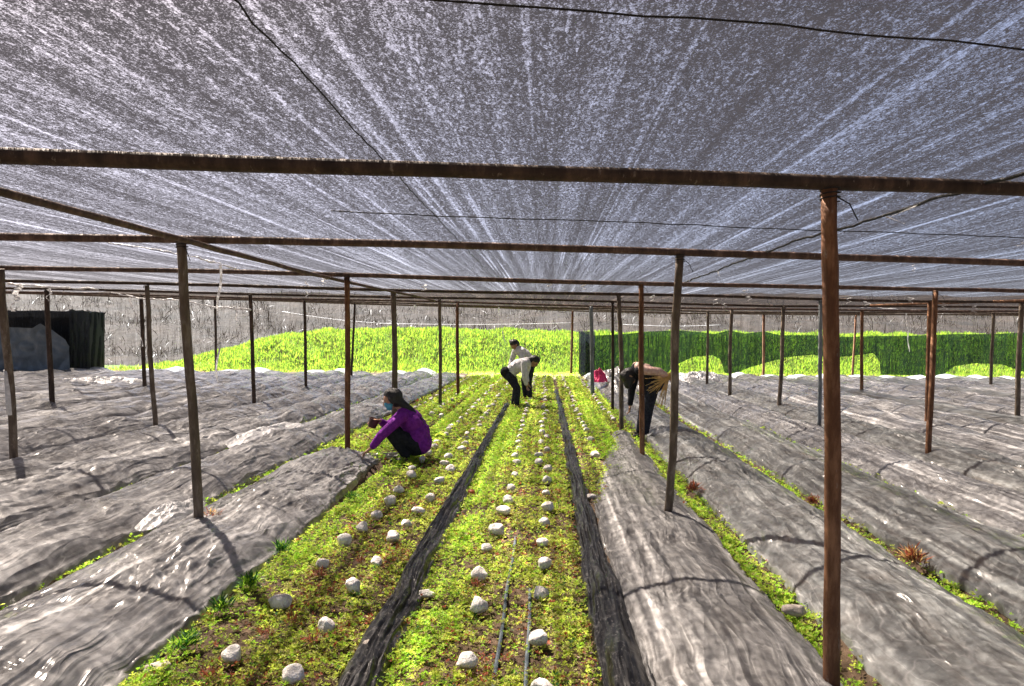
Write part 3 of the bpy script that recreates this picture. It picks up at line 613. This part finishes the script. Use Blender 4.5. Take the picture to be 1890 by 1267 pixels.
def put_stone(x, y, label, group, big=1.0):
    o = bpy.data.objects.new('stone', random.choice(SM)); S.collection.objects.link(o); s = big * random.uniform(.78, 1.04) * (1 + .004 * y)
    o.location = (x, y, .058 * s); o.scale = (s * 1.12, s * 1.12, s * random.uniform(.85, 1.1)); o.rotation_euler = (random.uniform(-.2, .2), random.uniform(-.2, .2), random.uniform(0, 6.28)); tag(o, label, 'stone', group)
for (rw, pts), rx in zip(NEAR.items(), ROWX):
    gname = 'pale stones in the ' + rw; last = 0
    for i, (a, b) in enumerate(pts):
        p = gr(a, b, .05); last = p.y; put_stone(p.x, p.y, 'pale stone, %s one in the %s' % (WORDS[i], rw), gname)
    y = last + .4
    while y < 26.5 and not (rx < -1.9 and y > 25):
        put_stone(rx + random.gauss(0, .025), y, 'small pale stone further back in the ' + rw, gname, .95); y += random.uniform(.32, .5) * (1 + y / 30)
for (a, b, lb, sc, mt) in [(1465, 1128, 'brown grey broken brick in the weed strip right of the flat film', (.07, .045, .035), 'brick'), (290, 1234, 'small dusty stone lying beside the foot of the gathered film', (.06, .05, .03), 'brick'), (788, 1097, 'flat pale stone at the right side of the left black film', (.055, .04, .02), 'stone'),
     (870, 910, 'reddish clod beside the left black film', (.04, .04, .03), 'g4'), (1092, 917, 'white scrap stone where the flat film starts to narrow', (.05, .04, .025), 'stone'), (680, 1190, 'half hidden dull stone between the left rows', (.03, .03, .02), 'brick')]:
    me = stone_mesh(int(a), *sc); me.materials.clear(); p = gr(a, b, .03); tag(link('stone', me, M[mt], None, (p.x, p.y, .035)), lb, 'stone')
def tuft(px, py, r, lb, mats, seed, z=0.0, n=220):
    p = gr(px, py, z); P = rng.normal(0, r * .25, (n, 3)); P[:, 2] = np.abs(P[:, 2]); o = leaves('dry_plant', P, np.full(n, r), .7, mats, rng.integers(0, len(mats), n), .09)
    o.location = p; tag(o, lb, 'plant')
tuft(391, 962, .08, 'brown dry plant behind the leaning left post', ['g5', 'straw', 'g4'], 1, .12)
tuft(1280, 908, .09, 'dark brown dry tuft in the weed strip behind the leaning brown post', ['g5', 'g4'], 2, .02)
tuft(1500, 930, .07, 'small brown dry tuft left of the thick rusty post', ['g5', 'g4'], 3, .02)
tuft(1686, 1040, .10, 'straw coloured dry tuft in the second weed strip on the right', ['straw', 'g5', 'g4'], 4, .02)
for i, (a, b) in enumerate([(490, 1175), (575, 1190), (590, 1065), (665, 1040), (880, 1085), (540, 1150), (385, 1255)]):
    tuft(a, b, .055, 'rust red seedling clump, number %s from the left bed front' % WORDS[i] if False else ['rust red seedlings beside the nearest stone of the leftmost row', 'reddish seedlings between the two nearest left stones', 'rust seedlings left of the stone third in the leftmost row', 'tall rust red seedlings behind the third stone near the left film', 'rust leaf clump behind a stone on the middle bed', 'reddish sprigs below the second stone of the leftmost row', 'orange brown leaves in the front corner of the left bed'][i], ['g4', 'g4', 'g5'], 5 + i, .02, 60)
for i, (a, b) in enumerate([(340, 1200), (410, 1130), (460, 1085), (520, 1020), (650, 925)]):
    tuft(a, b, .08, ['dark green leafy plant at the foot of the gathered film, nearest', 'dark green leafy plant at the hem of the gathered film, second', 'dark green plant where the film hem folds, third from the camera', 'dark green sprig by the film hem, fourth from the camera', 'bright clump at the film hem, farthest'][i], ['g6', 'g6', 'g1'], 15 + i, .02, 150)
heap('plastic_bag', gr(1106, 703, .28), .22, .25, .27, 'pink', 'bright pink bag lying on the grey mound between two posts', 31, 'bag')

# ---------------------------------------------------------------- people
def skin_body(name, caps, voxel=.009, smooth=3):
    """one continuous surface over tapered capsules: (p0, r0, p1, r1)"""
    bm = bmesh.new()
    for (p0, r0, p1, r1) in caps:
        p0 = Vector(p0); p1 = Vector(p1); d = p1 - p0; L = d.length; n = max(2, int(L / (min(r0, r1) * .5 + 1e-6))) if L > 1e-5 else 1
        n = min(n, 26)
        for k in range(n + 1):
            t = k / n; bmesh.ops.create_icosphere(bm, subdivisions=2, radius=r0 + (r1 - r0) * t, matrix=Matrix.Translation(p0 + d * t))
    me = bpy.data.meshes.new(name); bm.to_mesh(me); bm.free(); o = bpy.data.objects.new(name, me); S.collection.objects.link(o)
    md = o.modifiers.new('r', 'REMESH'); md.mode = 'VOXEL'; md.voxel_size = voxel; md.use_smooth_shade = True
    ms = o.modifiers.new('s', 'SMOOTH'); ms.iterations = smooth; ms.factor = .5
    dg = bpy.context.evaluated_depsgraph_get(); me2 = bpy.data.meshes.new_from_object(o.evaluated_get(dg)); me2.name = name
    bpy.data.objects.remove(o); bpy.data.meshes.remove(me); me2.polygons.foreach_set('use_smooth', [True] * len(me2.polygons)); return me2
def hand(w, d, up, s=1.0, curl=.5):
    """palm and five fingers from wrist w along d"""
    w = Vector(w); d = Vector(d).normalized(); up = Vector(up); side = d.cross(up).normalized(); nrm = side.cross(d).normalized(); caps = []
    for k in (-1, -.3, .4, 1): caps.append((w, .021 * s, w + d * .085 * s + side * k * .026 * s, .014 * s))
    for k, L in zip((-1, -.35, .35, 1), (.062, .075, .08, .068)):
        a = w + d * .085 * s + side * k * .029 * s; b = a + (d * .9 - nrm * curl * .5 + side * k * .1) * L * .5 * s; c = b + (d * .6 - nrm * curl * 1.3) * L * .5 * s
        caps += [(a, .0105 * s, b, .0095 * s), (b, .0095 * s, c, .008 * s)]
    a = w + d * .03 * s + side * .03 * s; b = a + (d * .5 + side * .8 - nrm * .2).normalized() * .04 * s; c = b + (d * .9 + side * .2 - nrm * .4).normalized() * .032 * s
    caps += [(w + d * .01, .018 * s, a, .014 * s), (a, .013 * s, b, .011 * s), (b, .011 * s, c, .009 * s)]; return caps
def head_caps(c, f, up, s=1.0):
    """skull, jaw, nose, ears, brow around centre c, facing f"""
    c = Vector(c); f = Vector(f).normalized(); up = Vector(up); up = (up - up.dot(f) * f).normalized(); r = f.cross(up); P = lambda a, b, e=0.0: c + f * a * s + up * b * s + r * e * s
    return [(P(-.02, .03), .088 * s, P(.02, .02), .082 * s), (P(.02, 0), .075 * s, P(.035, -.06), .052 * s), (P(.05, -.085), .03 * s, P(.03, -.08), .04 * s),
            (P(.085, .02), .014 * s, P(.115, -.02), .014 * s), (P(.08, .035, -.03), .014 * s, P(.08, .035, .03), .014 * s), (P(.095, -.055, -.018), .01 * s, P(.095, -.055, .018), .01 * s),
            (P(-.005, -.0, .085), .018 * s, P(-.005, -.03, .08), .012 * s), (P(-.005, 0, -.085), .018 * s, P(-.005, -.03, -.08), .012 * s)]
M['skin'] = mat_simple('skin', (.36, .2, .13), (.45, .26, .17), 12, .55, .1, .002)
M['hair'] = mat_simple('black_hair', (.006, .006, .007), (.02, .018, .018), 40, .45, .8, .01, .5)
M['purple'] = mat_cloth('purple_cloth', (.13, .012, .2), (.24, .03, .33))
M['black'] = mat_cloth('black_cloth', (.008, .009, .012), (.025, .025, .032))
M['navy'] = mat_cloth('dark_trousers', (.012, .014, .022), (.04, .042, .055))
M['white'] = mat_cloth('white_cloth', (.55, .54, .56), (.78, .77, .78))
M['beige'] = mat_cloth('pinkish_beige_cloth', (.5, .28, .24), (.68, .52, .45))
M['blue'] = mat_simple('blue_mask', (.06, .28, .42), (.12, .4, .55), 20, .8)
M['potm'] = mat_simple('dark_plastic_pot', (.05, .02, .02), (.1, .04, .035), 15, .5)
M['shoe'] = mat_simple('dark_shoe', (.02, .02, .02), (.06, .06, .06), 20, .6)
M['redshoe'] = mat_simple('pink_shoe', (.6, .12, .12), (.75, .25, .25), 20, .6)

def person(loc, yaw, label, body, clothes, scale=1.0, group='people working on the beds'):
    # figures are modelled facing -X, x forward/back, y sideways, z up
    o = link('person', skin_body('person', body, .008), M['skin'], None, loc); o.rotation_euler = (0, 0, yaw); o.scale = (scale,) * 3; tag(o, label, 'person', group)
    for nm, caps, mt, lb in clothes:
        c = link(nm, skin_body(nm, caps, .009), M[mt], o)
        if lb: c['label'] = lb
    return o
def limb(*pr):
    """joint chain [(p, r), ...] -> capsules"""
    return [(a[0], a[1], b[0], b[1]) for a, b in zip(pr[:-1], pr[1:])]
def shoe_caps(a, d, s=1.0):
    a = Vector(a); d = Vector(d).normalized(); return [(a + Vector((0, 0, -.03)), .042, a + d * .08 + Vector((0, 0, -.045)), .04), (a + d * .08 + Vector((0, 0, -.045)), .04, a + d * .16 + Vector((0, 0, -.05)), .032), (a + Vector((0, 0, -.035)), .04, a - d * .03 + Vector((0, 0, -.04)), .036)]

# woman in purple squatting, facing left (-X), near side is -Y
hd = Vector((-.20, -.02, .76)); hf = Vector((-.86, -.12, -.38)); hu = Vector((-.35, 0, .93))
nk = [(Vector((-.07, 0, .64)), .055), (Vector((-.14, 0, .70)), .05)]
armN = [(Vector((-.07, -.17, .56)), .05), (Vector((-.29, -.27, .36)), .04), (Vector((-.415, -.24, .20)), .027)]
armF = [(Vector((-.09, .16, .56)), .05), (Vector((-.28, .22, .40)), .04), (Vector((-.36, .06, .49)), .027)]
legN = [(Vector((.13, -.1, .2)), .085), (Vector((-.21, -.16, .39)), .06), (Vector((-.02, -.13, .10)), .04)]
legF = [(Vector((.13, .1, .2)), .085), (Vector((-.20, .16, .40)), .06), (Vector((-.02, .14, .10)), .04)]
torso = [(Vector((.14, 0, .22)), .13), (Vector((.12, 0, .36)), .13), (Vector((.03, 0, .50)), .13), (Vector((-.04, 0, .58)), .09)]
body = head_caps(hd, hf, hu) + limb(*nk) + limb(*armN) + limb(*armF) + limb(*legN) + limb(*legF) + limb(*torso) + [((-.06, -.15, .56), .055, (-.06, .15, .56), .055)]
body += hand(armN[2][0], (-.75, .02, -.5), (.2, 0, 1)) + hand(armF[2][0], (-.5, -.3, .1), (0, 0, 1), 1, .9)
def grow(ch, e): return [(p, r + e) for p, r in ch]
shirt = limb(*grow(torso, .022)) + [((-.05, -.16, .565), .072, (-.05, .16, .565), .072), ((.06, -.09, .48), .11, (.06, .09, .48), .11), ((.13, -.09, .32), .12, (.13, .09, .32), .12)]
shirt += limb(*[(p.lerp(armN[1][0], 0) , r + .022) for p, r in armN[:2]] + [(armN[1][0].lerp(armN[2][0], .82), .046)]) + limb(*[(p, r + .022) for p, r in armF[:2]] + [(armF[1][0].lerp(armF[2][0], .8), .044)]) + [((.17, -.08, .22), .125, (.17, .08, .22), .125)]
trous = limb(*grow(legN, .02)) + limb(*grow(legF, .02)) + [((.1, -.08, .17), .1, (.1, .08, .17), .1)]
hair = [(hd + Vector((.035, 0, .045)), .102, hd + Vector((-.015, 0, .065)), .088), (hd + Vector((.05, 0, -.01)), .088, hd + Vector((.10, 0, -.03)), .06), (hd + Vector((.1, 0, -.03)), .058, hd + Vector((.22, -.02, -.11)), .04), (hd + Vector((.22, -.02, -.11)), .042, hd + Vector((.36, -.03, -.26)), .032), (hd + Vector((.36, -.03, -.26)), .032, hd + Vector((.42, -.03, -.38)), .02), (hd + Vector((.0, -.07, .02)), .045, hd + Vector((.03, -.075, -.03)), .03), (hd + Vector((.0, .07, .02)), .045, hd + Vector((.03, .075, -.03)), .03)]
f_ = hf.normalized(); u_ = (hu - hu.dot(f_) * f_).normalized(); s_ = f_.cross(u_)
mask = [(hd + f_ * .075 - u_ * .03 - s_ * .02, .04, hd + f_ * .075 - u_ * .03 + s_ * .02, .04), (hd + f_ * .065 - u_ * .075 - s_ * .02, .042, hd + f_ * .065 - u_ * .075 + s_ * .02, .042), (hd + f_ * .04 - u_ * .05 - s_ * .05, .03, hd + f_ * .04 - u_ * .05 + s_ * .05, .03)]
shoes = shoe_caps((-.02, -.13, .07), (-1, -.1, 0)) + shoe_caps((-.02, .14, .07), (-1, .1, 0))
L0 = gr(752, 852, 0)
pw = person((L0.x, L0.y + .05, -.005), .1, 'person in purple jacket and blue face mask squatting, long black hair tied back', body, [('jacket', shirt, 'purple', None), ('trousers', trous, 'black', None), ('hair', hair, 'hair', None), ('face_mask', mask, 'blue', None), ('shoes', shoes, 'shoe', None)])
# dark pot in the hand
a = atY(689, 781, L0.y)
bm = bmesh.new(); bmesh.ops.create_cone(bm, cap_ends=False, segments=20, radius1=.05, radius2=.068, depth=.11)
bmesh.ops.create_cone(bm, cap_ends=True, segments=20, radius1=.049, radius2=.049, depth=.006, matrix=Matrix.Translation((0, 0, -.05))); bmesh.ops.create_cone(bm, cap_ends=True, segments=20, radius1=.064, radius2=.064, depth=.01, matrix=Matrix.Translation((0, 0, .035)))
me = bpy.data.meshes.new('plant_pot'); bm.to_mesh(me); bm.free(); po = link('plant_pot', me, M['potm'], None, (a.x, L0.y, a.z)); po.rotation_euler = (0, .35, 0)
md = po.modifiers.new('s', 'SOLIDIFY'); md.thickness = .005
tag(po, 'dark brown plant pot held by the person in the purple jacket', 'plant pot')

# bent worker in white, facing right: modelled facing -X then turned round
def bent(hips, sh, hd, hf, armA, armB, legA, legB, feet):
    back = hips.lerp(sh, .5) + Vector((0, 0, .05))
    torso = [(hips, .125), (back, .125), (sh, .10)]
    nk = [(sh + (hd - sh) * .3, .055), (sh + (hd - sh) * .6, .05)]
    up = Vector((hf.z, 0, -hf.x)) if hf.x < 0 else Vector((-hf.z, 0, hf.x))
    if up.z < 0: up = -up
    body = head_caps(hd, hf, up) + limb(*nk) + limb(*torso) + limb(*armA) + limb(*armB) + limb(*legA) + limb(*legB) + [(sh + Vector((0, -.15, 0)), .06, sh + Vector((0, .15, 0)), .06)]
    body += hand(armA[-1][0], armA[-1][0] - armA[-2][0], (1, 0, .2)) + hand(armB[-1][0], armB[-1][0] - armB[-2][0], (1, 0, .2))
    top = limb(*grow(torso, .024)) + [(sh + Vector((0, -.16, 0)), .076, sh + Vector((0, .16, 0)), .076), (back + Vector((0, -.06, 0)), .12, back + Vector((0, .06, 0)), .12)]
    sl = []
    for ar in (armA, armB): sl += limb(*grow(ar[:-1], .024), (ar[-2][0].lerp(ar[-1][0], .85), .046))
    tr = limb(*grow(legA, .024)) + limb(*grow(legB, .024)) + [(hips + Vector((0, -.07, -.03)), .12, hips + Vector((0, .07, -.03)), .12)]
    hair = [(hd - hf * .03 + up * .03, .1, hd + up * .055, .088), (hd - hf * .06 - up * .02, .082, hd - hf * .05 + up * .02, .09)]
    sh_ = []
    for lg in feet: sh_ += shoe_caps(lg, (-1, 0, 0))
    return body, top, sl, tr, hair, sh_, up
V3 = Vector
hips = V3((.12, 0, .73)); sh = V3((-.27, 0, .97)); hd = V3((-.44, -.02, 1.0)); hf = V3((-.55, -.1, -.83)).normalized()
armA = [(V3((-.27, -.17, .95)), .05), (V3((-.2, -.2, .70)), .04), (V3((-.26, -.14, .55)), .027)]; armB = [(V3((-.27, .17, .95)), .05), (V3((-.28, .2, .68)), .04), (V3((-.3, .1, .50)), .027)]
legA = [(V3((.1, -.09, .70)), .08), (V3((-.02, -.1, .40)), .058), (V3((.04, -.1, .08)), .04)]; legB = [(V3((.1, .09, .70)), .08), (V3((-.1, .12, .42)), .058), (V3((-.10, .14, .10)), .04)]
body, top, sl, tr, hair, shs, up = bent(hips, sh, hd, hf, armA, armB, legA, legB, [(.04, -.1, .07), (-.10, .14, .07)])
L0 = gr(949, 752, 0)
person((L0.x, L0.y, 0), math.pi - .25, 'person in white jacket and dark trousers bending over at the far end of the beds', body, [('jacket', top + sl, 'white', None), ('trousers', tr, 'navy', None), ('hair', hair, 'hair', None), ('shoes', shs, 'redshoe', None), ('belt', [(hips + V3((.05, -.09, .03)), .125, hips + V3((.05, .09, .03)), .125)], 'black', None)])
# second worker just behind, stooping towards the camera
hips = V3((.18, 0, .88)); sh = V3((-.14, 0, 1.2)); hd = V3((-.26, 0, 1.33)); hf = V3((-.75, 0, -.66)).normalized()
armA = [(V3((-.14, -.19, 1.18)), .05), (V3((-.2, -.24, .93)), .04), (V3((-.32, -.16, .75)), .027)]; armB = [(V3((-.14, .19, 1.18)), .05), (V3((-.2, .24, .93)), .04), (V3((-.32, .16, .75)), .027)]
legA = [(V3((.16, -.09, .84)), .08), (V3((.08, -.11, .45)), .058), (V3((.12, -.11, .08)), .04)]; legB = [(V3((.16, .09, .84)), .08), (V3((.08, .11, .45)), .058), (V3((.12, .11, .08)), .04)]
body, top, sl, tr, hair, shs, up = bent(hips, sh, hd, hf, armA, armB, legA, legB, [(.12, -.11, .07), (.12, .11, .07)])
hair += [(hd + up * .11 + V3((0, .03, 0)), .045, hd + up * .12 + V3((0, .05, 0)), .04)]
L0 = gr(966, 738, 0)
person((L0.x, L0.y, 0), .55, 'person stooping behind the one in white, only dark haired head and shoulders showing', body, [('top', top + sl, 'white', None), ('trousers', tr, 'navy', None), ('hair', hair, 'hair', None), ('shoes', shs, 'shoe', None)])
# worker in black on the right
hips = V3((.17, 0, .84)); sh = V3((-.10, 0, 1.03)); hd = V3((-.24, -.03, .93)); hf = V3((-.45, -.1, -.88)).normalized()
armA = [(V3((-.08, -.17, 1.04)), .05), (V3((.17, -.27, 1.02)), .04), (V3((.30, -.22, .95)), .027)]; armB = [(V3((-.10, .12, 1.0)), .05), (V3((-.17, .12, .72)), .04), (V3((-.20, .08, .48)), .027)]
legA = [(V3((.12, -.09, .80)), .085), (V3((.05, -.1, .45)), .06), (V3((.0, -.1, .08)), .04)]; legB = [(V3((.12, .09, .80)), .085), (V3((.02, .1, .45)), .06), (V3((-.04, .1, .08)), .04)]
body, top, sl, tr, hair, shs, up = bent(hips, sh, hd, hf, armA, armB, legA, legB, [(.0, -.1, .07), (-.04, .1, .07)])
hair += [(hd + V3((.0, 0, -.02)), .1, hd + V3((-.02, -.02, -.13)), .06), (hd + V3((-.05, -.02, .0)), .085, hd + V3((-.1, -.02, .02)), .05)]
slA = limb(*grow(armA[:-1], .026), (armA[-2][0].lerp(armA[-1][0], .8), .048)); slB = limb(*grow(armB[:-1], .024), (armB[-2][0].lerp(armB[-1][0], .9), .046))
L0 = gr(1188, 806, 0); LP = L0
person((L0.x, L0.y, 0), .05, 'person in black with beige shawl bending down behind the rusty post, holding straw', body, [('jacket', top + slB, 'black', None), ('shawl', [(sh + V3((.0, -.13, .055)), .07, sh + V3((.0, .13, .055)), .07), (hips.lerp(sh, .55) + V3((0, -.05, .10)), .09, hips.lerp(sh, .55) + V3((0, .08, .10)), .09)], 'beige', None), ('sleeve', slA, 'beige', 'beige sleeve reaching back'), ('trousers', tr, 'navy', None), ('hair', hair, 'hair', None), ('shoes', shs, 'shoe', None)])
# straw bundle in the hand behind
n = 60; hnd = V3((.31, -.24, .93)); P0 = []; P1 = []
dirs = rng.normal(0, .32, (n, 3)) + np.array([-.8, -.25, -.42]); dirs[:12] = rng.normal(0, .08, (12, 3)) + np.array([-.25, -.1, -1.0]); dirs /= np.linalg.norm(dirs, axis=1)[:, None]
L = rng.uniform(.16, .38, n); L[:12] = rng.uniform(.35, .5, 12); s = np.cross(dirs, [0, 1, 0]); s /= np.linalg.norm(s, axis=1)[:, None]; w = rng.uniform(.004, .008, n)[:, None]
c = np.tile(np.array(hnd), (n, 1)) + rng.normal(0, .012, (n, 3)) - dirs * .07; e = c + dirs * (L[:, None] + .07)
dp = np.cross(dirs, s)
V = np.stack([c - s * w, c + s * w * .5 + dp * w, c + s * w * .5 - dp * w, e - s * w * .6, e + s * w * .3 + dp * w * .6, e + s * w * .3 - dp * w * .6], 1).reshape(-1, 3); i0 = np.arange(n)[:, None] * 6
Fc = np.concatenate([i0 + np.array([[0, 1, 4, 3]]), i0 + np.array([[1, 2, 5, 4]]), i0 + np.array([[2, 0, 3, 5]])])
sb = link('straw_bundle', npmesh('straw_bundle', V, Fc, None, False), M['straw'], None, (LP.x, LP.y, 0)); sb.rotation_euler = (0, 0, .05)
tag(sb, 'fan of yellow straw held by the person in black', 'straw bundle')
